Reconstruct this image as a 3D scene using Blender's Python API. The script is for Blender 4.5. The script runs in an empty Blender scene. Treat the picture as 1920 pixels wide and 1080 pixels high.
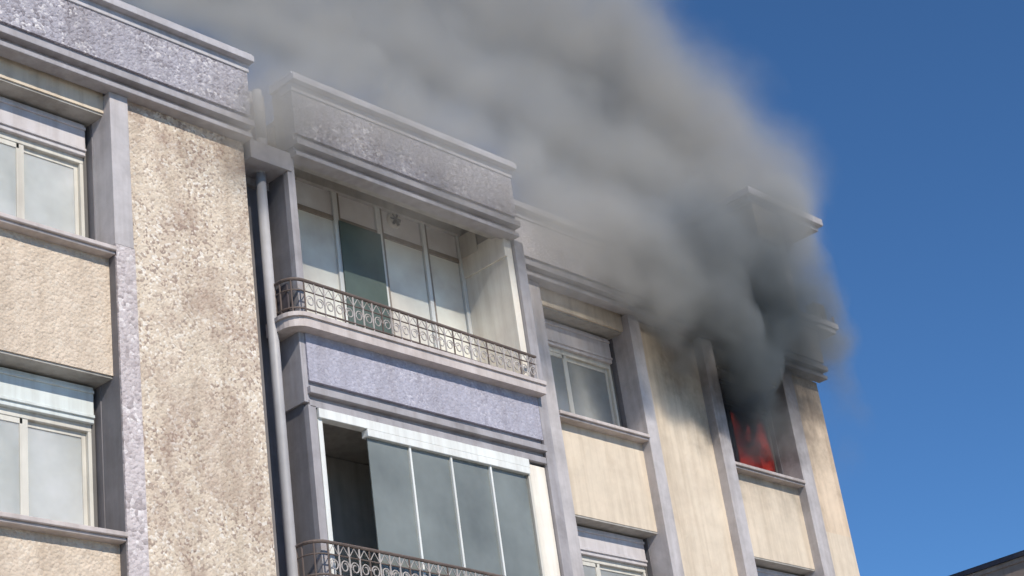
import bpy, bmesh, math, random
from mathutils import Vector, Matrix, noise
random.seed(7)
sc = bpy.context.scene
C = sc.collection
S = 0.8125                 # metres per facade unit
BASE = 1.6                 # eye height
def W(x, y, z): return Vector((x*S, y*S, z*S + BASE))

# ------------------------------------------------------------------ camera
cd = bpy.data.cameras.new('camera'); cam = bpy.data.objects.new('camera', cd); C.objects.link(cam); sc.camera = cam
cd.sensor_width = 36; cd.lens = 3308.9/1920*36; cd.clip_start = .05; cd.clip_end = 3000
r_ = Vector((.686705, -.714781, -.132381)); d_ = Vector((.233063, .388978, -.891279)); f_ = Vector((.688562, .581192, .433702))
cam.matrix_world = Matrix(((r_.x, -d_.x, -f_.x, 0), (r_.y, -d_.y, -f_.y, -16*S), (r_.z, -d_.z, -f_.z, BASE), (0, 0, 0, 1)))

# ------------------------------------------------------------------ sky, sun, exposure
SUN_EL, SUN_AZ = math.radians(39), math.radians(-14)       # azimuth measured from the facade normal towards the right
sdir = Vector((math.sin(SUN_AZ)*math.cos(SUN_EL), -math.cos(SUN_AZ)*math.cos(SUN_EL), math.sin(SUN_EL)))
w = bpy.data.worlds.new('World'); sc.world = w; w.use_nodes = True
nt = w.node_tree; bg = nt.nodes['Background']; sk = nt.nodes.new('ShaderNodeTexSky')
sk.sky_type = 'NISHITA'; sk.sun_disc = False; sk.sun_elevation = SUN_EL; sk.sun_rotation = math.pi - SUN_AZ
sk.air_density = .7; sk.dust_density = 0; sk.ozone_density = 6; sk.altitude = 100
tint = nt.nodes.new('ShaderNodeMix'); tint.data_type = 'RGBA'; tint.blend_type = 'MULTIPLY'; tint.inputs[0].default_value = 1
tint.inputs[7].default_value = (.68, .94, 1.05, 1)      # the deep blue of a dry winter sky
nt.links.new(sk.outputs[0], tint.inputs[6]); nt.links.new(tint.outputs[2], bg.inputs[0]); bg.inputs[1].default_value = .112
sl = bpy.data.lights.new('sun', 'SUN'); sl.energy = 3.6; sl.angle = math.radians(.53); sl.color = (1, .93, .82)
so = bpy.data.objects.new('sun', sl); C.objects.link(so); so.rotation_euler = sdir.to_track_quat('Z', 'Y').to_euler()
vs = sc.view_settings; vs.view_transform = 'Standard'; vs.look = 'None'; vs.gamma = 1; vs.use_curve_mapping = False
vs.exposure = 0.25
cy = sc.cycles
cy.use_denoising = True; cy.max_bounces = 8; cy.volume_bounces = 2; cy.use_adaptive_sampling = True; cy.adaptive_threshold = .035; cy.transparent_max_bounces = 24
cy.volume_step_rate = .26; cy.volume_max_steps = 256; cy.caustics_reflective = False; cy.caustics_refractive = False
cy.sample_clamp_indirect = 4

# ------------------------------------------------------------------ materials
def new_mat(name):
    m = bpy.data.materials.new(name); m.use_nodes = True
    return m, m.node_tree, m.node_tree.nodes['Principled BSDF']
def N(t, k, **kw):
    n = t.nodes.new(k)
    for a, b in kw.items(): setattr(n, a, b)
    return n
def ramp(t, src, stops):
    r = N(t, 'ShaderNodeValToRGB'); e = r.color_ramp.elements
    while len(e) < len(stops): e.new(.5)
    for q, (p, c) in zip(e, stops): q.position = p; q.color = (*c, 1)
    t.links.new(src, r.inputs[0]); return r.outputs[0]
def noise_tex(t, co, scale, detail=4, rough=.6, dist=0):
    n = N(t, 'ShaderNodeTexNoise'); n.inputs['Scale'].default_value = scale; n.inputs['Detail'].default_value = detail
    n.inputs['Roughness'].default_value = rough; n.inputs['Distortion'].default_value = dist
    t.links.new(co, n.inputs['Vector']); return n.outputs[0]
def mixc(t, a, b, f, mode='MIX'):
    m = N(t, 'ShaderNodeMix', data_type='RGBA', blend_type=mode)
    for s, v in ((0, f), (6, a), (7, b)):
        if isinstance(v, (int, float)): m.inputs[s].default_value = v
        elif isinstance(v, tuple): m.inputs[s].default_value = (*v, 1)
        else: t.links.new(v, m.inputs[s])
    return m.outputs[2]
def pebbledash(name, base, pale, dark, amount=.5, stain=(.3, .24, .2), stain_amt=.4, peb=26, bump=.9):
    m, t, b = new_mat(name); co = N(t, 'ShaderNodeTexCoord').outputs['Object']
    v = N(t, 'ShaderNodeTexVoronoi'); v.inputs['Scale'].default_value = peb; t.links.new(co, v.inputs['Vector'])
    v.inputs['Randomness'].default_value = 1
    sepc = N(t, 'ShaderNodeSeparateColor'); t.links.new(v.outputs['Color'], sepc.inputs[0])
    stones = ramp(t, sepc.outputs[0], [(0, dark), (.16, dark), (.26, base), (.8, base), (.9, pale)])
    patch = ramp(t, noise_tex(t, co, 1.3, 5, .65), [(.38, (0, 0, 0)), (.62, (1, 1, 1))])
    f = N(t, 'ShaderNodeMath', operation='MULTIPLY'); t.links.new(patch, f.inputs[0]); f.inputs[1].default_value = amount
    f2 = N(t, 'ShaderNodeMath', operation='ADD'); t.links.new(f.outputs[0], f2.inputs[0]); f2.inputs[1].default_value = amount*.35
    fine = ramp(t, noise_tex(t, co, 9, 6, .7), [(.3, tuple(c*.8 for c in base)), (.7, tuple(min(.85, c*1.12) for c in base))])
    col = mixc(t, fine, stones, f2.outputs[0])
    st = ramp(t, noise_tex(t, co, .9, 6, .75, .6), [(.46, (0, 0, 0)), (.72, (1, 1, 1))])
    g = N(t, 'ShaderNodeMath', operation='MULTIPLY'); t.links.new(st, g.inputs[0]); g.inputs[1].default_value = stain_amt
    # rain streaks: noise stretched along the height
    mp = N(t, 'ShaderNodeMapping'); mp.inputs['Scale'].default_value = (5, 5, .35); t.links.new(co, mp.inputs[0])
    sr = ramp(t, noise_tex(t, mp.outputs[0], 1, 5, .6), [(.45, (1, 1, 1)), (.75, (.72, .69, .66))])
    col = mixc(t, col, stain, g.outputs[0]); col = mixc(t, col, sr, .7, 'MULTIPLY')
    t.links.new(col, b.inputs['Base Color']); b.inputs['Roughness'].default_value = .92
    b.inputs['Specular IOR Level'].default_value = .05
    bp = N(t, 'ShaderNodeBump'); bp.inputs['Strength'].default_value = bump; bp.inputs['Distance'].default_value = .012
    inv = N(t, 'ShaderNodeMath', operation='SUBTRACT'); inv.inputs[0].default_value = 1; t.links.new(v.outputs['Distance'], inv.inputs[1])
    ad = N(t, 'ShaderNodeMath', operation='ADD'); t.links.new(inv.outputs[0], ad.inputs[0]); t.links.new(noise_tex(t, co, 40, 3), ad.inputs[1])
    t.links.new(ad.outputs[0], bp.inputs['Height']); t.links.new(bp.outputs[0], b.inputs['Normal'])
    return m
def painted(name, col, rough=.7, var=.14, dirt=(.2, .18, .16), dirt_amt=.25, bump=.25, scale=3, streak=True, soot=0):
    m, t, b = new_mat(name); co = N(t, 'ShaderNodeTexCoord').outputs['Object']
    c = ramp(t, noise_tex(t, co, scale, 6, .65), [(.3, tuple(v*(1-var) for v in col)), (.7, tuple(min(.88, v*(1+var)) for v in col))])
    d = ramp(t, noise_tex(t, co, scale*.45, 7, .7, .5), [(.5, (0, 0, 0)), (.78, (1, 1, 1))])
    g = N(t, 'ShaderNodeMath', operation='MULTIPLY'); t.links.new(d, g.inputs[0]); g.inputs[1].default_value = dirt_amt
    c = mixc(t, c, dirt, g.outputs[0])
    if streak:
        mp = N(t, 'ShaderNodeMapping'); mp.inputs['Scale'].default_value = (7, 7, .4); t.links.new(co, mp.inputs[0])
        sr = ramp(t, noise_tex(t, mp.outputs[0], 1.2, 5, .6), [(.42, (1, 1, 1)), (.75, (.74, .71, .68))])
        c = mixc(t, c, sr, .8, 'MULTIPLY')
    if soot:
        ds = N(t, 'ShaderNodeVectorMath', operation='DISTANCE'); t.links.new(co, ds.inputs[0]); ds.inputs[1].default_value = W(26.5, .8, 13.0)
        wob = N(t, 'ShaderNodeMath', operation='MULTIPLY_ADD'); t.links.new(noise_tex(t, co, 1.6, 5, .65), wob.inputs[0]); wob.inputs[1].default_value = 2.6; t.links.new(ds.outputs['Value'], wob.inputs[2])
        ms = N(t, 'ShaderNodeMapRange', interpolation_type='SMOOTHSTEP'); t.links.new(wob.outputs[0], ms.inputs[0]); ms.inputs[1].default_value = 2.2; ms.inputs[2].default_value = 4.3; ms.inputs[3].default_value = soot; ms.inputs[4].default_value = 0
        c = mixc(t, c, (.05, .042, .038), ms.outputs[0])
    t.links.new(c, b.inputs['Base Color']); b.inputs['Roughness'].default_value = rough; b.inputs['Specular IOR Level'].default_value = .3
    bp = N(t, 'ShaderNodeBump'); bp.inputs['Strength'].default_value = bump; bp.inputs['Distance'].default_value = .004
    t.links.new(noise_tex(t, co, 45, 5, .7), bp.inputs['Height']); t.links.new(bp.outputs[0], b.inputs['Normal'])
    return m
def glass(name, tint=(.9, .95, .93), refl=.25, body=None, body_amt=0):
    m, t, b = new_mat(name); t.nodes.remove(b); out = t.nodes['Material Output']
    tr = N(t, 'ShaderNodeBsdfTransparent'); tr.inputs[0].default_value = (*tint, 1)
    gl = N(t, 'ShaderNodeBsdfGlossy'); gl.inputs['Roughness'].default_value = .04
    co = N(t, 'ShaderNodeTexCoord').outputs['Object']
    bp = N(t, 'ShaderNodeBump'); bp.inputs['Strength'].default_value = .15; bp.inputs['Distance'].default_value = .02
    t.links.new(noise_tex(t, co, 1.2, 2), bp.inputs['Height']); t.links.new(bp.outputs[0], gl.inputs['Normal'])
    src = tr.outputs[0]
    if body:
        df = N(t, 'ShaderNodeBsdfDiffuse'); c = ramp(t, noise_tex(t, co, 1.1, 4), [(.3, tuple(v*.75 for v in body)), (.7, tuple(min(.9, v*1.2) for v in body))])  # blotchy body tone stands in for uneven reflections in the glass
        t.links.new(c, df.inputs[0]); mx = N(t, 'ShaderNodeMixShader'); mx.inputs[0].default_value = body_amt
        t.links.new(src, mx.inputs[1]); t.links.new(df.outputs[0], mx.inputs[2]); src = mx.outputs[0]
    fr = N(t, 'ShaderNodeLayerWeight'); fr.inputs[0].default_value = .5
    pw = N(t, 'ShaderNodeMath', operation='POWER'); t.links.new(fr.outputs['Facing'], pw.inputs[0]); pw.inputs[1].default_value = 4
    mu = N(t, 'ShaderNodeMath', operation='MULTIPLY_ADD'); t.links.new(pw.outputs[0], mu.inputs[0]); mu.inputs[1].default_value = .8; mu.inputs[2].default_value = refl*.15
    mx = N(t, 'ShaderNodeMixShader'); t.links.new(mu.outputs[0], mx.inputs[0]); t.links.new(src, mx.inputs[1]); t.links.new(gl.outputs[0], mx.inputs[2])
    t.links.new(mx.outputs[0], out.inputs[0]); return m

M = {}
M['dash'] = pebbledash('weathered_pebbledash', (.64, .54, .42), (.76, .69, .6), (.42, .32, .24), .5, (.4, .3, .22), .6, 26, .5)
M['dash_lav'] = pebbledash('lavender_pebbledash', (.42, .41, .48), (.64, .62, .68), (.28, .27, .32), .35, (.34, .32, .36), .5, 34, .45)
M['dash_lilac'] = pebbledash('lilac_pebbledash', (.58, .52, .52), (.78, .73, .72), (.38, .33, .33), .7, (.4, .33, .33), .4, 24, .8)
M['dash_wall'] = pebbledash('mottled_pebbledash', (.66, .56, .45), (.8, .74, .66), (.38, .3, .25), .85, (.35, .25, .2), 1.0, 36, .4)
M['dash_rough'] = pebbledash('coarse_pebbledash', (.58, .47, .37), (.8, .73, .66), (.3, .23, .18), .9, (.36, .25, .18), .8, 24, .6)
M['dash_soft'] = pebbledash('spandrel_pebbledash', (.66, .55, .44), (.76, .68, .58), (.5, .4, .32), .4, (.45, .36, .3), .25, 30, .7)
M['dash_grey'] = pebbledash('grey_pebbledash', (.4, .38, .42), (.68, .65, .66), (.22, .2, .22), .75, (.27, .25, .27), .6, 30, .7)
M['cream'] = painted('cream_render', (.68, .58, .46), .8, .08, (.48, .37, .28), .35, soot=.8)
M['cream_soot'] = painted('heat_stained_render', (.66, .53, .4), .85, .12, (.26, .19, .14), .75, .25, 1.6, soot=.75)
M['cream_in'] = painted('cream_side_wall', (.86, .79, .7), .8, .07, (.5, .4, .3), .3)
M['trim'] = painted('lilac_grey_paint', (.5, .47, .475), .7, .14, (.22, .2, .19), .5, soot=.8)
M['trim_dark'] = painted('dark_grey_trim', (.2, .19, .2), .7, .15, (.09, .08, .08), .4)  # dark grey of cheeks, recess walls, side faces and slab underside
M['mould'] = painted('grey_moulding_paint', (.38, .36, .375), .7, .15, (.14, .13, .13), .55, soot=.8)
M['coping'] = painted('pale_coping', (.5, .48, .5), .6, .14, (.2, .19, .2), .5, soot=.6)
M['soffit'] = painted('soffit_render', (.42, .4, .37), .85, .12, (.14, .13, .12), .5)
M['sill'] = painted('stone_sill', (.56, .5, .48), .7, .12, (.25, .2, .18), .5, soot=.5)
M['white'] = painted('white_aluminium', (.78, .79, .76), .35, .05, (.5, .47, .42), .15, .05)
M['frame'] = painted('cream_window_frame', (.66, .63, .56), .45, .07, (.4, .35, .3), .25, .1)
M['frame_dark'] = painted('dark_gasket', (.16, .15, .14), .5, .1)
M['frame_brown'] = painted('brown_grey_frame', (.3, .26, .22), .5, .12)
M['box'] = painted('shutter_box_paint', (.6, .56, .56), .5, .08, (.3, .27, .28), .3, .1)
M['box_pale'] = painted('pale_shutter_box', (.68, .72, .7), .5, .06, (.45, .43, .4), .25, .1)
M['pipe'] = painted('grey_plastic_pipe', (.44, .43, .44), .45, .1, (.25, .24, .24), .3, .1)
M['iron'] = painted('weathered_brown_iron', (.15, .115, .1), .6, .2, (.08, .05, .04), .4)
M['iron_pale'] = painted('flaking_pale_iron', (.5, .46, .44), .6, .2, (.16, .1, .08), .5)
M['cloth_dark'] = painted('dark_brown_screen', (.1, .085, .09), .9, .2)
M['curtain'] = painted('pale_curtain', (.84, .83, .8), .95, .05, (.6, .58, .55), .2, .1)
M['curtain_g'] = painted('greenish_net_curtain', (.78, .79, .74), .95, .05, (.5, .52, .48), .2, .1)
M['inside'] = painted('interior_plaster', (.5, .48, .45), .9, .1)
M['inside_dark'] = painted('sooty_interior', (.035, .032, .033), .95, .2)
M['roof'] = painted('bitumen_roof', (.12, .115, .11), .95, .15)
M['green_in'] = painted('green_grey_door', (.16, .19, .17), .6, .1, (.1, .11, .1), .3)
M['soot'] = painted('charred_wood', (.05, .04, .04), .9, .3)
M['glass'] = glass('window_glass', (.97, .985, .975), .3)
M['glass_veil_dim'] = glass('dim_veiled_glass', (.9, .92, .9), .3, (.5, .5, .48), .5)  # half-opaque grey body that pales the panes
M['glass_top'] = glass('shade_lifted_glass', (.9, .9, .88), .1, (.86, .79, .74), .96)  # top panes coloured paler than the lower ones to offset the shade there
M['glass_veil'] = glass('veiled_glass', (.97, .985, .975), .15, (.8, .82, .78), .5)
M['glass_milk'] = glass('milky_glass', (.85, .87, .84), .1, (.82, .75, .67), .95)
M['glass_grey'] = glass('grey_green_glass', (.5, .55, .53), .35, (.29, .315, .3), .66)
M['glass_dark'] = glass('dark_glass', (.3, .32, .3), .15, (.15, .19, .165), .85)
M['glass_soot'] = glass('sooted_glass', (.3, .25, .25), .2, (.17, .1, .11), .6)
M['bounce_ground'] = painted('pale_bounce_paving', (.36, .34, .3), .9, .2, (.03, .03, .03), .3, .6, 2, False)  # unseen ground, paled so it bounces light up to the soffits
M['paving'] = painted('paving', (.4, .38, .34), .9, .15, (.15, .14, .13), .4, .5, 2, False)
M['nb_wall'] = painted('brown_grey_render', (.36, .28, .23), .85, .2, (.1, .085, .08), .6, .4, 1.2)
M['nb_eave'] = painted('dark_eave_board', (.03, .032, .05), .6, .2)
M['tile'] = painted('brown_roof_tile', (.2, .1, .07), .8, .3, (.1, .06, .05), .5)

# ------------------------------------------------------------------ object helpers
def link(name, me, mat, parent=None, label=None):
    o = bpy.data.objects.new(name, me); C.objects.link(o)
    if mat and not me.materials: me.materials.append(mat)
    if parent:
        o.parent = parent; L = parent.matrix_basis.translation if parent.parent is None else Vector((0, 0, 0))
        o.matrix_parent_inverse = Matrix.Translation(-L)
    if label: o['label'] = label
    return o
def thing(name, label, cat, loc=(0, 0, 0), group=None):
    o = bpy.data.objects.new(name, None); C.objects.link(o); o.location = loc; o.empty_display_size = .3
    o.matrix_basis = Matrix.Translation(loc)
    o['label'] = label; o['category'] = cat
    if group: o['group'] = group
    return o
def tag(o, label, cat, group=None, kind=None):
    o['label'] = label; o['category'] = cat
    if group: o['group'] = group
    if kind: o['kind'] = kind
    return o
def add_box(bm, x0, x1, y0, y1, z0, z1, bev=0):
    a, b = W(x0, y0, z0), W(x1, y1, z1)
    vs_ = [bm.verts.new((x, y, z)) for x in (a.x, b.x) for y in (a.y, b.y) for z in (a.z, b.z)]
    fs = [bm.faces.new([vs_[i] for i in q]) for q in ((0, 1, 3, 2), (4, 6, 7, 5), (0, 4, 5, 1), (2, 3, 7, 6), (0, 2, 6, 4), (1, 5, 7, 3))]
    if bev:
        es = list({e for f in fs for e in f.edges})
        bmesh.ops.bevel(bm, geom=es, offset=bev, segments=1, affect='EDGES')
def fin(bm, name):
    bmesh.ops.recalc_face_normals(bm, faces=bm.faces)
    me = bpy.data.meshes.new(name); bm.to_mesh(me); bm.free(); return me
def box(name, parent, mat, x0, x1, y0, y1, z0, z1, bev=.004, label=None):
    bm = bmesh.new(); add_box(bm, x0, x1, y0, y1, z0, z1, bev); return link(name, fin(bm, name), mat, parent, label)
def boxes(name, parent, mat, L, bev=.004, label=None):
    bm = bmesh.new()
    for q in L: add_box(bm, *q, bev)
    return link(name, fin(bm, name), mat, parent, label)
def rough(name, parent, mat, x0, x1, y0, y1, z0, z1, step=.035, amp=.012, label=None, seed=0):
    """render panel whose front face (y0) really stands out in lumps"""
    bm = bmesh.new(); nx = max(2, int((x1-x0)*S/step)); nz = max(2, int((z1-z0)*S/step)); g = []
    for i in range(nx+1):
        col = []
        for j in range(nz+1):
            p = W(x0+(x1-x0)*i/nx, y0, z0+(z1-z0)*j/nz)
            if 0 < i < nx and 0 < j < nz:
                q = p*9 + Vector((seed, 0, seed)); k = noise.fractal(q, 1, 2, 3)*.6 + random.uniform(-.5, .6) + noise.noise(p*2.2)*.5
                p.y -= amp*k; p.x += random.uniform(-.3, .3)*step; p.z += random.uniform(-.3, .3)*step
            col.append(bm.verts.new(p))
        g.append(col)
    for i in range(nx):
        for j in range(nz): bm.faces.new((g[i][j], g[i+1][j], g[i+1][j+1], g[i][j+1]))
    rim = [g[i][0] for i in range(nx+1)] + [g[nx][j] for j in range(1, nz+1)] + [g[i][nz] for i in range(nx-1, -1, -1)] + [g[0][j] for j in range(nz-1, 0, -1)]
    dy = (y1-y0)*S; back = [bm.verts.new(v.co + Vector((0, dy, 0))) for v in rim]
    for i in range(len(rim)):
        j = (i+1) % len(rim); bm.faces.new((rim[j], rim[i], back[i], back[j]))
    return link(name, fin(bm, name), mat, parent, label)
def add_tube(bm, pts, r, seg=8, cap=True):
    pts = [Vector(p) for p in pts]; rings = []
    for i, p in enumerate(pts):
        d = (pts[min(i+1, len(pts)-1)] - pts[max(i-1, 0)]).normalized()
        a = d.cross(Vector((0, 1, 0.01))); a = a.normalized() if a.length > .05 else d.cross(Vector((1, 0, 0))).normalized(); b = d.cross(a)
        rings.append([bm.verts.new(p + (a*math.cos(t*2*math.pi/seg) + b*math.sin(t*2*math.pi/seg))*r) for t in range(seg)])
    for A, Bq in zip(rings, rings[1:]):
        for k in range(seg): bm.faces.new((A[k], A[(k+1) % seg], Bq[(k+1) % seg], Bq[k]))
    if cap: bm.faces.new(rings[0]); bm.faces.new(rings[-1][::-1])
def tube(name, parent, mat, pts, r, seg=8, label=None):
    bm = bmesh.new(); add_tube(bm, [W(*p) for p in pts], r, seg); me = fin(bm, name)
    for p in me.polygons: p.use_smooth = True
    return link(name, me, mat, parent, label)

# ------------------------------------------------------------------ ground
def plane(name, x0, x1, y0, y1, z, mat):
    me = bpy.data.meshes.new(name); me.from_pydata([(x0, y0, z), (x1, y0, z), (x1, y1, z), (x0, y1, z)], [], [(0, 1, 2, 3)])
    o = link(name, me, mat); o['kind'] = 'structure'; return o
plane('ground', -1500, 1500, -1500, 1500, 0, M['bounce_ground'])
pv = bmesh.new()
for v in ((-30, 24.5, -3.2, 0.9),):
    bmesh.ops.create_cube(pv, size=1, matrix=Matrix.Translation(((v[0]+v[1])/2, (v[2]+v[3])/2, .06)) @ Matrix.Diagonal((v[1]-v[0], v[3]-v[2], .12, 1)))
p = link('pavement', fin(pv, 'pavement'), M['paving']); p['kind'] = 'structure'

# ------------------------------------------------------------------ the apartment building
FL = 3.716
GZ = (0-BASE)/S          # ground level in facade units
Bd = thing('apartment_building', 'cream and grey apartment block with pebbledash panels and smoke pouring from its end window', 'building', W(17, 1, 0)-Vector((0, 0, BASE)))
Y1 = .85                 # setback of the right part

# carcass: floors, partitions, back wall (seen through the openings)
for z in (13.62, 9.72, 9.72-FL, 9.72-2*FL): box('floor_slab', Bd, M['inside'], 5.2, 28.9, 1.6 if z < 13 else .95, 11, z-.3, z, 0)
box('floor_slab', Bd, M['inside'], 5.2, 19.05, 1.06, 1.6, 9.42, 9.72, 0)
for x in (11.66, 14.35, 19.25, 23.2, 24.95, 27.9): box('partition_wall', Bd, M['inside'], x-.06, x+.06, 1.7, 6, GZ, 13.3, 0)
box('back_wall', Bd, M['inside'], 5.0, 29.0, 11, 11.25, GZ, 14.2, 0)
box('corridor_wall', Bd, M['inside'], 5.2, 28.9, 6, 6.15, GZ, 13.3, 0)
box('end_wall', Bd, M['cream'], 28.8, 29.04, Y1+.02+.22, 10.99, GZ, 17.0, 0)
box('end_wall', Bd, M['cream'], 4.8, 4.99, .3, 11.25, GZ, 14.2, 0)
box('roof_deck', Bd, M['roof'], 5.0, 28.78, 1.2, 10.99, 13.63, 13.85, 0)

def cornice(x0, x1, y, mat_panel, z0=12.86, left_ret=None, seed=0):
    """roof fascia: soffit, two mouldings, a pebbledash panel and a coping; 'y' is the wall face"""
    rough('fascia_panel', Bd, mat_panel, x0, x1, y-.12, y+.1, 13.22, 13.93, .022, .006, seed=seed)
    boxes('moulding', Bd, M['mould'], [(x0-.02, x1+.02, y-.17, y+.1, 13.02, 13.12), (x0-.01, x1+.01, y-.08, y+.1, 13.12, 13.22),
                                        (x0, x1, y-.05, y+.1, 12.93, 13.02), (x0-.01, x1+.01, y-.12, y+.1, z0, 12.93)])
    boxes('coping', Bd, M['coping'], [(x0-.02, x1+.02, y-.14, y+.12, 13.93, 14.06), (x0-.05, x1+.05, y-.24, y+.3, 14.06, 14.16), (x0-.05, x1+.05, y-.2, y+.3, 14.16, 14.21)])
    box('parapet_wall', Bd, M['soffit'], x0, x1, y+.1, y+.3, 12.95, 14.06, 0)
cornice(5.0, 13.80, 0, M['dash_grey'], seed=3)
cornice(14.6, 19.18, 0, M['dash_grey'], seed=9)
cornice(20.05, 29.1, Y1, M['trim'], seed=5)
box('parapet_wall', Bd, M['mould'], 13.86, 14.55, .42, .6, 12.5, 14.1)
box('parapet_wall', Bd, M['mould'], 19.25, 20.02, Y1-.0, Y1+.3, 12.5, 14.1)

def pilaster(x0, x1, y, back, z0=GZ, z1=12.86, mat='trim'):
    return box('pilaster', Bd, M[mat], x0, x1, y, back, z0, z1, .006)

def window(x0, x1, yf, z_sill, pale=False, label=None, fire=False, fr='frame', rail_split=.46, glassm='glass'):
    """opening x0..x1, sill front at yf; sliding window .48 deep inside the opening under a shutter box"""
    y = yf+.5; zt = z_sill+2.0
    wd = boxes('window', Bd, M['frame_dark'], [(x0, x1, y+.0, y+.14, z_sill-.05, z_sill+.03), (x0, x0+.05, y, y+.14, z_sill, zt), (x1-.05, x1, y, y+.14, z_sill, zt)], .003, label)
    # shutter box over the sashes
    bz0 = z_sill+1.5
    boxes('shutter_box', wd, M['box_pale' if pale else 'box'] if not fire else M['soot'], [(x0+.05, x1-.05, y-.06, y+.12, bz0, zt-.03), (x0+.05, x1-.05, y-.085, y-.06, bz0+.06, bz0+.10), (x0+.05, x1-.05, y-.085, y-.06, zt-.12, zt-.08)])
    F = M[fr] if not fire else M['soot']
    ins = [(x0+.05, x1-.05, y+.0, y+.1, bz0-.09, bz0), (x0+.05, x0+.1, y, y+.1, z_sill+.03, bz0-.09), (x1-.1, x1-.05, y, y+.1, z_sill+.03, bz0-.09), (x0+.1, x1-.1, y, y+.1, z_sill+.03, z_sill+.1)]
    boxes('frame', wd, F, ins, .004)
    xm = x0+(x1-x0)*rail_split
    za, zb = z_sill+.1, bz0-.09
    for i, (a, b, yy) in enumerate(((x0+.1, xm+.07, y+.01), (xm, x1-.1, y+.055))):
        if fire and i == 1: continue
        s = .055 if i else .07
        boxes('sash', wd, F, [(a, a+s+.03*(i == 1), yy, yy+.035, za, zb), (b-s-.04*(i == 0), b, yy, yy+.035, za, zb), (a+s, b-s, yy, yy+.035, za, za+.07), (a+s, b-s, yy, yy+.035, zb-.07, zb)], .003)
        box('pane', wd, M[glassm] if not fire else M['glass_soot'], a+s*.6, b-s*.6, yy+.012, yy+.022, za+.05, zb-.05, 0)
    return wd
def sill(x0, x1, yf, yb, z, mat='sill'):
    boxes('sill', Bd, M[mat], [(x0, x1, yf-.03, yb, z-.06, z), (x0, x1, yf+.01, yb, z-.1, z-.06)], .006)
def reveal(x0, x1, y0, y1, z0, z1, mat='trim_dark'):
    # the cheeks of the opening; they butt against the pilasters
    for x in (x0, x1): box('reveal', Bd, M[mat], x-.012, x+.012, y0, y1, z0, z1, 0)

curtains = []
def curtain(x0, x1, y, z0, z1, mat, label, group=None, amp=.035, waves=9):
    bm = bmesh.new(); n = 70; top = []; bot = []
    for i in range(n+1):
        u = i/n; dy = amp*math.sin(u*waves*2*math.pi + .6*math.sin(u*13)) + .02*math.sin(u*31)
        top.append(bm.verts.new(W(x0+(x1-x0)*u, y+dy*.6, z1))); bot.append(bm.verts.new(W(x0+(x1-x0)*u, y+dy, z0)))
    for i in range(n): bm.faces.new((bot[i], bot[i+1], top[i+1], top[i]))
    r = bmesh.ops.solidify(bm, geom=bm.faces[:], thickness=.004)
    me = fin(bm, 'curtain')
    for p_ in me.polygons: p_.use_smooth = True
    o = link('curtain', me, mat); return tag(o, label, 'curtain', group)

# --- left window bay (X 8.3 .. 11.55), both floors
pilaster(8.0, 8.3, 0, .9); pilaster(11.55, 11.83, 0, .9, 10.62)
box('pilaster', Bd, M['trim_dark'], 11.552, 11.82, .03, .9, GZ, 10.62, 0)
rough('pilaster', Bd, M['dash_lilac'], 11.556, 11.84, 0, .029, 4, 10.62, .022, .004, seed=40)
sills = [10.57, 10.57-FL]
SP = .15
for k, zs in enumerate(sills):
    lo = zs-FL+2.03 if k == 0 else GZ
    rough('spandrel_panel', Bd, M['dash_soft'], 8.3, 11.55, SP, .4, lo, zs-.1, .03, .004, seed=k*7)
    box('lintel', Bd, M['soffit'], 8.3, 11.55, SP+.02, .8, zs+2.0, zs+2.03+.0, .0)
    sill(8.3, 11.55, -.0, .62, zs)
    reveal(8.3, 11.55, SP+.26, .64, zs, zs+2.0)
    window(8.34, 11.51, 0, zs, pale=(k == 1), rail_split=.69, glassm='glass_veil')
rough('spandrel_panel', Bd, M['cream'], 8.3, 11.55, SP, .4, 10.57+2.03, 13.0, .05, .004)
curtain(8.5, 11.45, .7, 10.6, 12.1, M['curtain_g'], 'pale curtain drawn behind the top floor window beside the grey pilaster, upper left')
curtain(8.5, 11.45, .7, 10.6-FL, 12.1-FL, M['curtain'], 'white curtain drawn behind the lower left window with the pale shutter box')

# --- wide pebbledash wall between window bay and downpipe; end pier further left
rough('wall_panel', Bd, M['dash_wall'], 11.845, 13.78, .06, .5, 5.2, 12.86, .022, .005, seed=11)
box('wall_panel', Bd, M['dash'], 11.83, 13.78, .06, .5, GZ, 5.19)
box('wall_panel', Bd, M['dash'], 5.0, 8.0, .06, .5, GZ, 12.86)

# --- recess with the downpipe
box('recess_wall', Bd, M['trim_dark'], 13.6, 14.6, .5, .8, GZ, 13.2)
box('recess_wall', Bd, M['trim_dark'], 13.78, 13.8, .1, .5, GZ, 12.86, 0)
dp = tube('downpipe', Bd, M['pipe'], [(14.22, .26, z) for z in (GZ, 2, 6, 9, 12.6)], .06, 14)
tube('pipe_section', dp, M['pipe'], [(14.3, .26, 13.2), (14.28, .26, 14.0)], .058, 12)
tube('pipe_section', dp, M['pipe'], [(14.22, .26, 12.6), (14.24, .28, 12.85), (14.3, .3, 13.02), (14.3, .26, 13.2)], .06, 12)
box('parapet_cap', Bd, M['mould'], 13.84, 14.57, -.02, .42, 12.62, 12.92)

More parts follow.
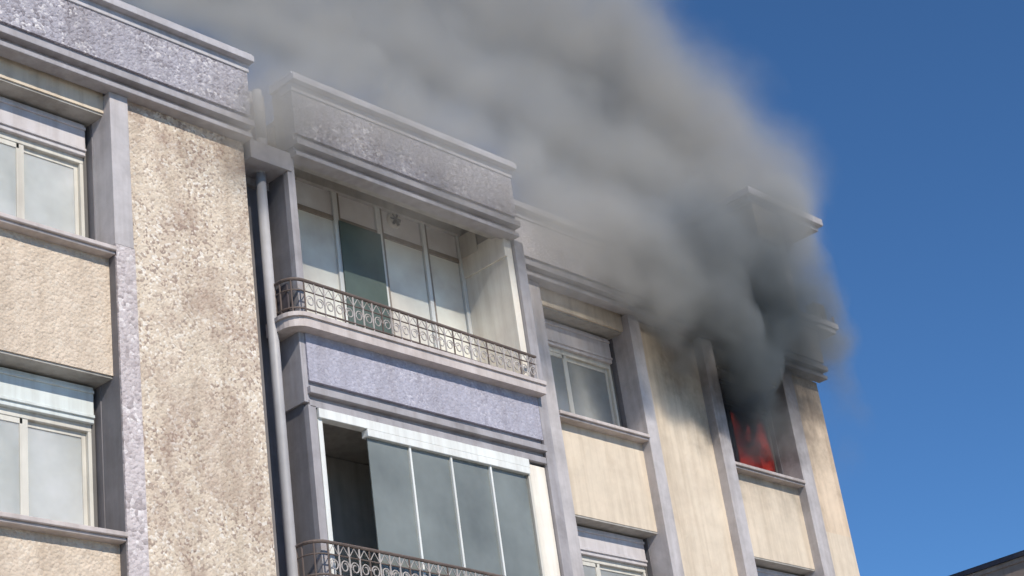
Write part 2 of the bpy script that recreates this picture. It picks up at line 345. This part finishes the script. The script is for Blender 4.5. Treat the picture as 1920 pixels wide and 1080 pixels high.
# --- balcony bay, X 14.5 .. 19.2
BX0, BX1 = 14.5, 19.15
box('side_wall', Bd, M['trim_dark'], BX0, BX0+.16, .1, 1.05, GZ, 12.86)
box('corner_post', Bd, M['mould'], BX0, BX0+.13, 0, .1, 10.3, 12.86)
box('corner_post', Bd, M['mould'], BX0, BX0+.13, 0, .1, GZ, 9.06)
box('side_wall', Bd, M['cream_in'], 19.02, 19.16, .06, 1.6, 10.2, 12.55, label='cream painted side wall of the open balcony')
box('side_beam', Bd, M['cream_in'], 18.99, 19.16, .06, 1.06, 12.55, 13.0)
box('side_beam', Bd, M['soffit'], 19.005, 19.16, .31, 1.06, 13.0, 13.7, 0)
box('side_wall', Bd, M['cream_in'], 18.78, 19.16, .06, 1.6, GZ, 9.0)
box('corner_post', Bd, M['mould'], 19.17, 19.38, 0, 1.6, GZ, 12.86)
box('balcony_ceiling', Bd, M['cream_in'], BX0+.16, 19.0, .1, 1.7, 13.62, 13.7)
# upper glazing, set back on the balcony
gz0, gz1, tz = 10.3, 13.55, 12.86
gy = 1.0
xs = [14.68, 15.42, 16.3, 17.19, 18.17, 18.98]
gl = boxes('glazed_screen', Bd, M['frame'], [(14.66, 18.98, gy, gy+.07, gz1, gz1+.08)], .004)
box('bottom_rail', gl, M['frame'], 14.66, 18.98, gy, gy+.07, gz0, gz0+.09)
for i, x in enumerate(xs):
    wdt = .05 if i in (0, 2, 3) else .038
    if i: box('gasket', gl, M['frame_brown'], x+wdt, x+wdt+.035, gy-.01, gy+.028, gz0+.09, gz1, .0)
    box('mullion', gl, M['white'], x-wdt, x+wdt, gy-.012, gy+.075, gz0+.09, gz1, .004)
for i in range(5):
    a, b = xs[i]+.05, xs[i+1]-.05
    box('transom', gl, M['frame_brown'], a, b, gy, gy+.06, tz-.04, tz+.04, .003)
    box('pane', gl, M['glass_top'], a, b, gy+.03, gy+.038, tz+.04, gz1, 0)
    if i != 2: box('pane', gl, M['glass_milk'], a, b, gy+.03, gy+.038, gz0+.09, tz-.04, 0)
    else:      box('pane', gl, M['glass_dark'], a-.03, b+.03, gy-.04, gy-.028, gz0+.09, tz-.04, 0, 'dark green pane of the half open sash')
bm = bmesh.new()
cc = W(17.55, gy+.01, 13.2)
for k in range(1):
    bmesh.ops.create_cone(bm, cap_ends=True, segments=20, radius1=.115, radius2=.1, depth=.05, matrix=Matrix.Translation(cc) @ Matrix.Rotation(math.pi/2, 4, 'X'))
link('vent_ring', fin(bm, 'vent_ring'), M['frame'], gl)
bm = bmesh.new()
for k in range(6):
    a = k*math.pi/3
    bmesh.ops.create_cube(bm, size=1, matrix=Matrix.Translation(cc+Vector((math.cos(a)*.045, -.032, math.sin(a)*.045))) @ Matrix.Rotation(-a, 4, 'Y') @ Matrix.Rotation(.5, 4, 'X') @ Matrix.Diagonal((.085, .006, .04, 1)))
link('vent_blades', fin(bm, 'vent_blades'), M['frame_dark'], gl)
box('sun_patch', gl, M['frame'], 18.972, 18.987, .62, .98, 12.9, 13.3, .002)  # pale plate standing in for a sunlit patch on the side beam

# slab, its lip and the pebbledash fascia under it
def slab(z, y0=-.17):
    bm = bmesh.new(); r = .28; pts = []
    x0, x1 = 14.22, 19.2
    for a in range(7):
        t = a/6*math.pi/2; pts.append((x0+r-r*math.cos(t), y0+r-r*math.sin(t)))
    pts += [(x1, y0), (x1, 1.6), (14.66, 1.6), (14.66, .4), (x0, .4)]
    def layer(z0, z1, grow):
        vb = []; vt = []
        for (x, y) in pts:
            gx = -grow if x < 14.6 and y < .39 else 0; gy_ = -grow if y < .1 else 0
            vb.append(bm.verts.new(W(x+gx, y+gy_, z0))); vt.append(bm.verts.new(W(x+gx, y+gy_, z1)))
        n = len(pts)
        for i in range(n): bm.faces.new((vb[i], vb[(i+1) % n], vt[(i+1) % n], vt[i]))
        bm.faces.new(vb[::-1]); bm.faces.new(vt)
    layer(z-.06, z, .03); layer(z-.2, z-.06, 0)
    return link('balcony_slab', fin(bm, 'balcony_slab'), M['sill'], Bd)
def railing(z, dark_side=True):
    rl = link('railing', bpy.data.meshes.new('railing'), M['iron'], Bd) if False else None
    y = -.12; zt = z+.52
    path = []
    x0 = 14.26; r = .22
    path.append((x0, .4))
    for a in range(7):
        t = a/6*math.pi/2; path.append((x0+r-r*math.cos(t), y+r-r*math.sin(t)))
    path.append((19.12, y))
    def sag(x): return -.1*max(0, (x-14.5)/4.6)**1.3
    def P3(q, zz, f=1): return W(q[0], q[1], zz+sag(q[0])*f)
    dense = path[:8] + [(14.48+(19.12-14.48)*i/24, y) for i in range(1, 25)]
    bm = bmesh.new(); add_tube(bm, [P3(q, zt) for q in dense], .02, 8)
    rl = link('railing', fin(bm, 'railing'), M['iron'], Bd)
    for zz, rr in ((z+.36, .009), (z+.09, .012)):
        bm = bmesh.new(); add_tube(bm, [P3(q, zz, .7) for q in dense], rr, 6); link('cross_rail', fin(bm, 'cross_rail'), M['iron'], rl)
    # balusters and the scrolls between them, each one its own piece
    def lump(i, x, q, mat):
        bm = bmesh.new(); add_tube(bm, [W(q[0], q[1], z), P3(q, z+.36, .7), P3(q, zt)], .01, 6); return link('baluster', fin(bm, 'baluster'), M[mat], rl)
    n = 26
    for i in range(n+1):
        x = 14.5+(19.1-14.5)*i/n
        lump(i, x, (x, y), 'iron' if i % 4 == 0 else 'iron_pale')
    for q in (path[1], (x0, .2), path[4]): lump(0, 0, q, 'iron')
    dx = (19.1-14.5)/n
    for i in range(n):
        x = 14.5+dx*(i+.5); c = W(x, y, z+.225+sag(x)*.7); R = dx*S*.42
        bm = bmesh.new(); pts = []
        for k in range(15):
            t = k/14*math.pi*2.6; rr = R*(1-.55*k/14); sx = 1 if i % 2 else -1
            pts.append(c+Vector((sx*rr*math.cos(t), -.002, rr*math.sin(t)*1.15)))
        add_tube(bm, pts, .0075, 5); link('scroll', fin(bm, 'scroll'), M['iron_pale'], rl)
        bm = bmesh.new(); add_tube(bm, [W(x-dx*.42, y, z+.38+sag(x)*.8), W(x, y, z+.49+sag(x)*.9), W(x+dx*.42, y, z+.38+sag(x)*.8)], .006, 5)
        link('arch', fin(bm, 'arch'), M['iron_pale'], rl)
    return rl
slab(10.32); railing(10.32)
box('side_screen', Bd, M['cloth_dark'], 14.3, 14.33, .0, .38, 10.36, 10.8)
rough('fascia_panel', Bd, M['dash_lav'], 14.56, 19.16, 0, .2, 9.42, 10.12, .022, .003, seed=21)
box('fascia_end', Bd, M['mould'], 14.46, 14.497, .02, .5, 9.1, 10.12)
box('fascia_end', Bd, M['mould'], 14.497, 14.555, .02, .098, 9.1, 10.12)
boxes('moulding', Bd, M['mould'], [(14.52, 19.16, -.05, .2, 9.22, 9.32), (14.55, 19.16, .05, .2, 9.32, 9.42), (14.55, 19.16, .05, .2, 9.14, 9.22), (14.53, 19.16, -.0, .2, 9.04, 9.14)])
slab(10.32-FL); railing(10.32-FL)
box('fascia_panel', Bd, M['dash_grey'], 14.56, 19.16, 0, .2, GZ, 10.12-FL)
# lower glazing: frameless sliding panels nearly flush with the fascia
ls = boxes('sliding_screen', Bd, M['white'], [(14.66, 18.74, -.02, .12, 8.9, 9.035)], .004)
box('bottom_track', ls, M['white'], 14.66, 18.78, .02, .14, 6.64, 6.72)
box('loggia_wall', Bd, M['inside'], 14.66, 18.78, 1.3, 1.4, GZ, 9.05)
box('second_track', ls, M['white'], 15.5, 18.72, -.03, .1, 8.79, 8.895, .004)
box('jamb', ls, M['white'], 14.66, 14.74, .02, .1, 6.72, 8.9, .004)
box('jamb', ls, M['frame'], 18.7, 18.75, .0, .1, 6.72, 8.79, .004)
px = [15.52, 16.3, 17.1, 17.9, 18.7]
for i in range(4):
    box('pane', ls, M['glass_grey'], px[i]+.012, px[i+1]-.012, .03+.004*i, .045+.004*i, 6.72, 8.79, 0)
    if i: box('edge_strip', ls, M['white'], px[i]-.017, px[i]+.017, .0, .06, 6.72, 8.79, .002)
box('inner_post', ls, M['frame_dark'], 14.86, 14.98, .7, .8, 6.72, 9.0)
box('ceiling_panel', Bd, M['soffit'], 14.66, 18.78, .2, 1.6, 9.06, 9.4, 0)

# --- right part, set back
def slanted(x0, x1, z0, z1, mat, seed=0): return rough('wall_panel', Bd, M[mat], x0, x1, Y1+.12, Y1+.5, z0, z1, .07, .0025, seed=seed)
pilaster(20.3, 20.68, Y1, 1.7); pilaster(22.98, 23.28, Y1, 1.7); pilaster(25.0, 25.34, Y1-.06, 1.7); pilaster(27.6, 27.98, Y1, 1.7)
slanted(23.28, 25.0, GZ, 12.86, 'cream', 1); slanted(27.98, 29.04, GZ, 9.6, 'cream', 2); slanted(27.98, 29.04, 9.6, 12.86, 'cream_soot', 2)
box('wall_panel', Bd, M['trim'], 19.39, 20.3, Y1+.12, 1.7, GZ, 12.86)
for k, zs in enumerate(sills):
    for j, (a, b) in enumerate(((20.68, 22.98), (25.34, 27.6))):
        zs_ = zs-.03-.06*j
        lo = zs_-FL+2.03 if k == 0 else GZ
        rough('spandrel_panel', Bd, M['cream'], a, b, Y1+SP+.03, Y1+.4, lo, zs_-.1, .06, .002, seed=30+k*3+j)
        box('lintel', Bd, M['soffit'], a, b, Y1+SP+.04, Y1+.8, zs_+2.0, zs_+2.03, 0)
        sill(a, b, Y1, Y1+.62, zs_)
        reveal(a, b, Y1+SP+.27, Y1+.64, zs_, zs_+2.0)
        window(a+.04, b-.04, Y1, zs_, pale=False, rail_split=.42, fire=(j == 1 and k == 0), glassm='glass_veil_dim')
        if k == 0: rough('spandrel_panel', Bd, M['cream'], a, b, Y1+SP, Y1+.4, zs_+2.03, 12.95, .05, .002)
curtain(20.8, 21.75, Y1+.85, 10.6, 12.1, M['curtain_g'], 'grey net curtain behind the left sash of the window between balcony and burning flat')
box('inner_blind', Bd, M['inside_dark'], 21.8, 22.9, Y1+1.2, Y1+1.22, 10.5, 12.1)
# burnt room
boxes('burnt_room', Bd, M['inside_dark'], [(25.1, 27.85, Y1+2.6, Y1+2.7, 10.2, 13.2), (25.1, 25.3, Y1+.66, Y1+2.6, 10.2, 13.2), (27.62, 27.82, Y1+.66, Y1+2.6, 10.2, 13.2), (25.3, 27.62, Y1+.7, Y1+2.6, 10.2, 10.3), (25.3, 27.62, Y1+.7, Y1+2.6, 12.6, 12.75)], 0)

# --- extra storey over the right end, with its roof slab and side balcony
AY = Y1+.12
box('attic_wall', Bd, M['cream'], 28.1, 29.04, AY, AY+.22, 15.95, 16.74)
box('attic_wall', Bd, M['trim'], 28.8, 29.04, AY, AY+.22, 14.22, 15.95)
box('attic_wall', Bd, M['cream'], 28.1, 28.25, AY, AY+.22, 14.22, 15.95)
box('attic_wall', Bd, M['cream'], 28.25, 28.8, AY+.02, AY+.22, 14.22, 14.8)
box('attic_wall', Bd, M['cream'], 28.1, 28.25, AY+.22, 8, 14.0, 16.74)
aw = boxes('window', Bd, M['frame'], [(28.25, 28.8, AY+.1, AY+.18, 14.8, 14.9), (28.25, 28.8, AY+.1, AY+.18, 15.85, 15.95), (28.25, 28.33, AY+.1, AY+.18, 14.9, 15.85), (28.7, 28.8, AY+.1, AY+.18, 14.9, 15.85)])
box('pane', aw, M['glass_dark'], 28.33, 28.7, AY+.13, AY+.14, 14.9, 15.85, 0)
box('attic_back', Bd, M['cream'], 28.1, 29.04, 8, 8.2, 14.0, 16.74)
boxes('roof_slab', Bd, M['mould'], [(27.9, 30.6, AY-.12, 8.6, 16.86, 17.02)], .006)
box('roof_slab', Bd, M['trim_dark'], 27.95, 30.5, AY-.02, 8.5, 16.742, 16.858)
sb = boxes('side_balcony', Bd, M['coping'], [(29.06, 30.05, Y1-.1, 4, 14.2, 14.32), (29.06, 29.98, Y1-.05, 3.95, 14.1, 14.2)], .006)
for i, (x, yy) in enumerate([(30.0, Y1-.04), (29.6, Y1-.04), (30.0, 1.6), (30.0, 2.4), (30.0, 3.2), (30.0, 3.95)]):
    tube('rail_post', sb, M['iron'], [(x, yy, 14.3), (x, yy, 14.5)], .016)
bx_ = boxes('window_box', Bd, M['soot'], [(29.45, 29.8, Y1-.02, Y1+.22, 14.34, 14.74)], .01)
bm = bmesh.new(); add_box(bm, 29.3, 29.42, AY+.1, AY+.22, 16.05, 16.35, .01); add_box(bm, 29.04, 29.3, AY+.13, AY+.18, 16.24, 16.28, .003)
link('wall_lamp', fin(bm, 'wall_lamp'), M['iron'], Bd)

# ------------------------------------------------------------------ neighbour at the lower right
def nb():
    e = thing('neighbouring_building', 'brown grey building with dark eave in the bottom right corner', 'building', W(50, 0, 0)-Vector((0, 0, BASE)))
    x = 45.3
    box('wall', e, M['nb_wall'], x, x+12, -14, 9, GZ, 12.62)
    box('eave', e, M['nb_eave'], x-.1, x+12.1, -14.1, 9.1, 12.75, 12.88)
    box('cornice_band', e, M['nb_wall'], x-.04, x+12.04, -14.04, 9.04, 12.62, 12.75)
    bm = bmesh.new()
    q = [W(x-.1, -14.1, 12.89), W(x+12.1, -14.1, 12.89), W(x+12.1, 9.1, 12.89), W(x-.1, 9.1, 12.89), W(x+6, -9, 14.2), W(x+6, 4, 14.2)]
    v = [bm.verts.new(p) for p in q]
    for f in ((0, 4, 5, 3), (1, 2, 5, 4), (0, 1, 4), (2, 3, 5), (3, 2, 1, 0)): bm.faces.new([v[i] for i in f])
    link('roof', fin(bm, 'roof'), M['tile'], e)
    for k in range(3):
        for yy in (-11, -7.5, -4, -.5, 3.5):
            z0 = 9.2-k*3.6
            wn = boxes('window', e, M['frame'], [(x-.03, x+.05, yy, yy+1.5, z0-.1, z0), (x-.03, x+.05, yy, yy+1.5, z0+1.7, z0+1.8), (x-.03, x+.05, yy, yy+.08, z0, z0+1.7), (x-.03, x+.05, yy+1.42, yy+1.5, z0, z0+1.7)], 0)
            box('pane', wn, M['glass_dark'], x-.02, x-.01, yy+.08, yy+1.42, z0, z0+1.7, 0)
nb()

# ------------------------------------------------------------------ fire inside the end window
fm, ft, fb = new_mat('fire_glow'); ft.nodes.remove(fb)
em = N(ft, 'ShaderNodeEmission'); co = N(ft, 'ShaderNodeTexCoord').outputs['Object']
c = ramp(ft, noise_tex(ft, co, 3.5, 4), [(.3, (.4, .03, .035)), (.55, (.7, .07, .06)), (.75, (.9, .16, .08))])
ft.links.new(c, em.inputs[0]); em.inputs[1].default_value = .55
# a flame is thin gas: it fades out towards its edges and in ragged gaps
lw = N(ft, 'ShaderNodeLayerWeight'); lw.inputs[0].default_value = .5
al = N(ft, 'ShaderNodeMapRange', interpolation_type='SMOOTHSTEP'); ft.links.new(lw.outputs['Facing'], al.inputs[0]); al.inputs[1].default_value = .0; al.inputs[2].default_value = .7; al.inputs[3].default_value = .5; al.inputs[4].default_value = 0
gp = N(ft, 'ShaderNodeMapRange', interpolation_type='SMOOTHSTEP'); ft.links.new(noise_tex(ft, co, 2.6, 5, .6, .8), gp.inputs[0]); gp.inputs[1].default_value = .38; gp.inputs[2].default_value = .68
am = N(ft, 'ShaderNodeMath', operation='MULTIPLY'); ft.links.new(al.outputs[0], am.inputs[0]); ft.links.new(gp.outputs[0], am.inputs[1])
tp = N(ft, 'ShaderNodeBsdfTransparent'); mxs = N(ft, 'ShaderNodeMixShader'); ft.links.new(am.outputs[0], mxs.inputs[0]); ft.links.new(tp.outputs[0], mxs.inputs[1]); ft.links.new(em.outputs[0], mxs.inputs[2])
ft.links.new(mxs.outputs[0], ft.nodes['Material Output'].inputs[0])
def flame(x, y, z, h, r, lean):
    bm = bmesh.new(); rings = []
    for i in range(9):
        u = i/8; rr = r*(math.sin(math.pi*min(1, u*.85+.18))**.8)*(1-u*.55) if i < 8 else .004
        cx = x+lean*u*u+.05*math.sin(u*7+x*5); cyy = y+.04*math.sin(u*6)
        rings.append([bm.verts.new(W(cx, cyy, z+h*u)+Vector((rr*S*math.cos(a*math.pi/5)*(1+.25*math.sin(a*2.3+u*6)), rr*S*.7*math.sin(a*math.pi/5), 0))) for a in range(10)])
    for A, Bq in zip(rings, rings[1:]):
        for k in range(10): bm.faces.new((A[k], A[(k+1) % 10], Bq[(k+1) % 10], Bq[k]))
    bm.faces.new(rings[0][::-1]); bm.faces.new(rings[-1])
    me = fin(bm, 'flame')
    for p_ in me.polygons: p_.use_smooth = True
    return me
fl = thing('fire', 'red flames burning inside the blackened end window under the smoke', 'fire', W(26.6, Y1+1.0, 10.3))
for q in ((26.95, Y1+.4, 10.5, 1.45, .34, .12), (27.2, Y1+.45, 10.5, 1.2, .26, -.08), (26.55, Y1+.42, 10.5, 1.15, .3, .1), (26.3, Y1+.95, 10.32, 1.6, .42, -.1), (25.95, Y1+.8, 10.32, 1.3, .32, .1), (27.3, Y1+.8, 10.32, 1.1, .3, -.1), (26.75, Y1+.85, 10.32, 1.9, .45, .12), (27.15, Y1+.95, 10.32, 1.7, .38, .1), (25.8, Y1+1.0, 10.32, 1.2, .2, -.05), (26.5, Y1+1.4, 10.32, 2.0, .4, .1), (27.0, Y1+1.5, 10.32, 1.8, .35, -.1), (25.55, Y1+1.5, 10.32, 1.3, .25, .1)):
    link('flame', flame(*q), fm, fl)

# ------------------------------------------------------------------ smoke
# (x, y, z in facade units, radius, density)
PUFFS = [
    (13.8, 2.6, 17.4, 1.39, 2.7), (15.0, 2.6, 17.5, 1.43, 2.7), (16.6, 2.6, 17.6, 1.49, 2.7), (18.4, 2.6, 17.7, 1.55, 2.7), (20.3, 2.6, 17.7, 1.62, 2.7),
    (22.3, 2.6, 17.7, 1.69, 2.7), (24.3, 2.6, 17.4, 1.75, 2.7), (26.0, 2.6, 17.1, 1.8, 2.7), (15.3, 3.6, 19.8, 2.03, 1.71), (17.4, 3.6, 20.2, 2.13, 1.71),
    (19.6, 3.6, 20.4, 2.24, 1.71), (21.9, 3.6, 20.6, 2.35, 1.71), (24.4, 3.6, 20.9, 2.48, 1.71), (26.8, 3.6, 20.7, 2.58, 1.71), (28.8, 3.6, 20.0, 2.65, 1.71),
    (30.6, 3.6, 19.2, 2.71, 1.71), (21.5, 3.2, 22.3, 2.48, 0.81), (24.4, 3.2, 22.7, 2.51, 0.81), (26.9, 3.2, 22.5, 2.62, 0.81), (28.7, 3.2, 21.5, 2.13, 0.81),
    (30.7, 3.2, 20.8, 2.12, 0.81), (32.1, 3.2, 19.7, 2.15, 0.81), (32.4, 3.2, 18.8, 1.76, 0.81), (22.6, 0.1, 13.6, 1.21, 3.38), (24.3, 0.2, 14.2, 1.37, 3.9),
    (26.5, 0.4, 15.1, 1.45, 3.9), (29.1, 0.9, 16.5, 1.12, 2.86), (28.0, 0.4, 14.7, 0.96, 4.16), (25.8, 0.1, 13.8, 1.1, 5.72), (23.9, 0, 13.0, 1.04, 6.24),
    (22.4, -0.1, 12.6, 0.77, 4.68), (24.5, 0, 12.6, 0.81, 5.2), (21.1, -0.2, 12.6, 0.79, 1.82), (21.2, -0.1, 13.5, 1.08, 2.6), (26.5, 0.1, 13.3, 0.91, 4.68),
    (28.0, 0.3, 13.7, 0.68, 3.38), (28.6, 0.5, 13.1, 0.63, 1.82), (27.8, 0.5, 12.8, 0.57, 2.08), (22.9, 0, 12.1, 0.55, 2.08), (23.9, 0.2, 11.9, 0.56, 2.34),
    (29.5, 0.7, 15.8, 0.67, 1.3), (26.7, 0.8, 11.9, 0.46, 8.8), (26.0, 0.6, 12.3, 0.52, 8.8), (26.8, 0.5, 12.5, 0.59, 8.8), (25.5, 0.3, 12.7, 0.69, 8.8),
    (26.3, 0.2, 12.8, 0.7, 6.6), (27.5, 0.8, 12.2, 0.37, 6.6), (26.8, 1.1, 11.5, 0.61, 2.88), (27.5, 1.1, 11.3, 0.41, 2.24), (19.7, -0.4, 13.0, 1.2, 1.96),
    (18.7, -0.4, 13.3, 1.26, 1.64), (17.5, -0.4, 13.5, 1.22, 1.41), (16.3, -0.4, 13.6, 1.19, 1.33), (15.2, -0.4, 13.6, 1.15, 1.49), (14.2, -0.4, 13.4, 0.97, 2.35),
    (13.5, -0.3, 13.0, 0.73, 1.96), (12.8, -0.3, 12.9, 0.78, 0.78), (29.4, 0.6, 11.9, 0.64, 0.19), (28.9, 0.6, 10.8, 0.52, 0.14), (14.0, 1.6, 16.3, 0.73, 2.6),
    (14.8, 1.5, 16.2, 0.7, 2.6), (13.2, 1.6, 16.3, 0.64, 2.4), (15.8, 1.5, 16.1, 0.68, 2.4), (16.9, 1.6, 16.5, 0.7, 2.2), (15.3, 2.2, 17.6, 1.13, 2.4),
    (26.9, 0.3, 16.2, 0.9, 2.6), (26.2, 0.5, 16.5, 0.95, 2), (28.1, 0.3, 13.2, 0.73, 2.2), (27.8, 0.2, 13.9, 0.57, 1.8), (29.0, 0.5, 13.0, 0.48, 0.8),
    (25.4, 0.2, 12.1, 0.73, 6), (26.5, 0.7, 11.9, 0.55, 6), (24.5, -0.2, 12.5, 0.57, 5), (25.7, 0.0, 12.8, 0.59, 4), (14.0, -0.1, 13.6, 0.6, 1.3),
    (14.2, -0.2, 12.8, 0.44, 0.9), (14.6, -0.3, 13.9, 0.61, 1.36), (17.4, -0.5, 13.5, 0.97, 0.68), (19.0, -0.5, 13.4, 0.93, 0.99), (27.5, 0.1, 13.2, 0.77, 3.0),
    (28.8, 0.3, 14.4, 0.64, 1.6), (26.4, -0.1, 13.6, 0.91, 2.2), (22.9, -0.2, 13.3, 1.02, 1.2), (22.2, -0.1, 13.8, 1.1, 1.2), (20.5, -0.4, 12.7, 0.87, 1.16),
    (20.3, -0.3, 13.7, 1.05, 0.87), (26.1, 1.15, 11.4, 0.6, 3.5), (27.4, 1.1, 11.7, 0.61, 3.0), (26.8, 1.2, 11.1, 0.6, 2.0), (28.8, 0.5, 12.6, 0.53, 0.8),
    (24.8, 0.1, 12.2, 0.53, 3), (20.0, 1.5, 16.1, 0.75, 2.2), (18.7, 1.5, 16.1, 0.73, 2.2), (21.3, 1.5, 15.9, 0.77, 2.2), (16.2, 1.5, 16.1, 0.64, 2.4),
    (15.2, 1.5, 16.1, 0.63, 2.4), (17.5, 1.5, 16.2, 0.71, 2.2), (22.5, 1.5, 15.7, 0.79, 2.2), (24.1, -0.2, 12.7, 0.66, 2.5), (22.9, -0.3, 12.6, 0.64, 1.6),
    (26.3, 1.0, 11.5, 0.55, 3.5), (29.1, 0.6, 12.0, 0.58, 0.35), (28.9, 0.6, 11.1, 0.47, 0.25), (16.1, -0.6, 12.0, 1.14, 0.15), (18.7, -0.6, 11.4, 1.13, 0.15),
    (26.6, 0.75, 11.5, 0.6, 1.1), (27.6, 0.9, 11.6, 0.46, 1.5), (27.6, 0.2, 16.0, 0.8, 2.0), (28.3, 0.1, 13.7, 0.53, 1.6), (14.1, 0.3, 14.7, 0.54, 1.2),
    (14.6, 0.3, 14.5, 0.55, 1.2), (12.9, 0.8, 15.2, 0.61, 1.2), (29.1, 0.5, 13.4, 0.54, 1.0), (29.0, 0.5, 12.4, 0.53, 0.6), (26.4, 0.8, 11.3, 0.7, 1.6),
    (28.9, 0.3, 13.5, 0.64, 1.3), (24.1, 0.1, 11.7, 0.52, 0.8), (28.0, 0.0, 14.1, 0.58, 2.0), (26.9, 0.1, 15.9, 0.84, 1.6),
]
def smoke():
    bm = bmesh.new()
    for (x, y, z, r, d) in PUFFS:
        bmesh.ops.create_icosphere(bm, subdivisions=3, radius=r*S, matrix=Matrix.Translation(W(x, y, z)))
    me = bpy.data.meshes.new('smoke'); bm.to_mesh(me); bm.free()
    o = bpy.data.objects.new('smoke', me); C.objects.link(o)
    md = o.modifiers.new('union', 'REMESH'); md.mode = 'VOXEL'; md.voxel_size = .16
    dg = bpy.context.evaluated_depsgraph_get(); me2 = bpy.data.meshes.new_from_object(o.evaluated_get(dg)); o.modifiers.clear(); o.data = me2
    m = bpy.data.materials.new('smoke_volume'); m.use_nodes = True; t = m.node_tree; t.nodes.clear()
    out = N(t, 'ShaderNodeOutputMaterial'); pv = N(t, 'ShaderNodeVolumePrincipled'); t.links.new(pv.outputs[0], out.inputs['Volume'])
    g = bpy.data.node_groups.new('puff', 'ShaderNodeTree')
    for nm, ty in (('P', 'NodeSocketVector'), ('C', 'NodeSocketVector'), ('R', 'NodeSocketFloat'), ('D', 'NodeSocketFloat')): g.interface.new_socket(nm, in_out='INPUT', socket_type=ty)
    g.interface.new_socket('V', in_out='OUTPUT', socket_type='NodeSocketFloat')
    gi = g.nodes.new('NodeGroupInput'); go = g.nodes.new('NodeGroupOutput')
    di = g.nodes.new('ShaderNodeVectorMath'); di.operation = 'DISTANCE'; g.links.new(gi.outputs[0], di.inputs[0]); g.links.new(gi.outputs[1], di.inputs[1])
    dv = g.nodes.new('ShaderNodeMath'); dv.operation = 'DIVIDE'; g.links.new(di.outputs['Value'], dv.inputs[0]); g.links.new(gi.outputs[2], dv.inputs[1])
    mr = g.nodes.new('ShaderNodeMapRange'); mr.interpolation_type = 'SMOOTHSTEP'; g.links.new(dv.outputs[0], mr.inputs[0])
    mr.inputs[1].default_value = -0.2; mr.inputs[2].default_value = 1; mr.inputs[3].default_value = 1; mr.inputs[4].default_value = 0
    mu = g.nodes.new('ShaderNodeMath'); mu.operation = 'MULTIPLY'; g.links.new(mr.outputs[0], mu.inputs[0]); g.links.new(gi.outputs[3], mu.inputs[1]); g.links.new(mu.outputs[0], go.inputs[0])
    pos = N(t, 'ShaderNodeNewGeometry').outputs['Position']
    nz = N(t, 'ShaderNodeTexNoise'); nz.inputs['Scale'].default_value = .6; nz.inputs['Detail'].default_value = 5; t.links.new(pos, nz.inputs['Vector'])
    sb_ = N(t, 'ShaderNodeVectorMath', operation='SUBTRACT'); t.links.new(nz.outputs['Color'], sb_.inputs[0]); sb_.inputs[1].default_value = (.5, .5, .5)
    scl = N(t, 'ShaderNodeVectorMath', operation='SCALE'); t.links.new(sb_.outputs[0], scl.inputs[0]); scl.inputs['Scale'].default_value = 1.6
    ad = N(t, 'ShaderNodeVectorMath', operation='ADD'); t.links.new(pos, ad.inputs[0]); t.links.new(scl.outputs[0], ad.inputs[1])
    acc = None
    for (x, y, z, r, d) in PUFFS:
        n = N(t, 'ShaderNodeGroup'); n.node_tree = g; t.links.new(ad.outputs[0], n.inputs[0])
        n.inputs[1].default_value = W(x, y, z); n.inputs[2].default_value = r*S; n.inputs[3].default_value = d
        if acc is None: acc = n.outputs[0]
        else:
            s_ = N(t, 'ShaderNodeMath', operation='ADD'); t.links.new(acc, s_.inputs[0]); t.links.new(n.outputs[0], s_.inputs[1]); acc = s_.outputs[0]
    n2 = noise_tex(t, ad.outputs[0], 1.5, 7, .68, .35)
    mr = N(t, 'ShaderNodeMapRange'); t.links.new(n2, mr.inputs[0]); mr.inputs[1].default_value = .32; mr.inputs[2].default_value = .68; mr.inputs[3].default_value = .45; mr.inputs[4].default_value = 1.4
    mu = N(t, 'ShaderNodeMath', operation='MULTIPLY'); t.links.new(acc, mu.inputs[0]); t.links.new(mr.outputs[0], mu.inputs[1])
    t.links.new(mu.outputs[0], pv.inputs['Density'])
    # soot is darkest where the smoke leaves the window and thins to pale grey downwind
    di = N(t, 'ShaderNodeVectorMath', operation='DISTANCE'); t.links.new(ad.outputs[0], di.inputs[0]); di.inputs[1].default_value = W(26.2, .5, 12.3)
    cr = ramp(t, di.outputs['Value'], [(0, (0, 0, 0)), (1, (1, 1, 1))])
    mr = N(t, 'ShaderNodeMapRange'); t.links.new(di.outputs['Value'], mr.inputs[0]); mr.inputs[1].default_value = .8; mr.inputs[2].default_value = 4.4; mr.inputs[3].default_value = .0; mr.inputs[4].default_value = 1
    col = mixc(t, (.22, .25, .27), (.65, .63, .595), mr.outputs[0]); t.links.new(col, pv.inputs['Color'])
    m.cycles.homogeneous_volume = False; m.volume_intersection_method = 'FAST' if hasattr(m, 'volume_intersection_method') else 'FAST'
    me2.materials.clear(); me2.materials.append(m)
    tag(o, 'thick grey smoke billowing from the burning window and drifting over the roof', 'smoke', kind='stuff')
smoke()
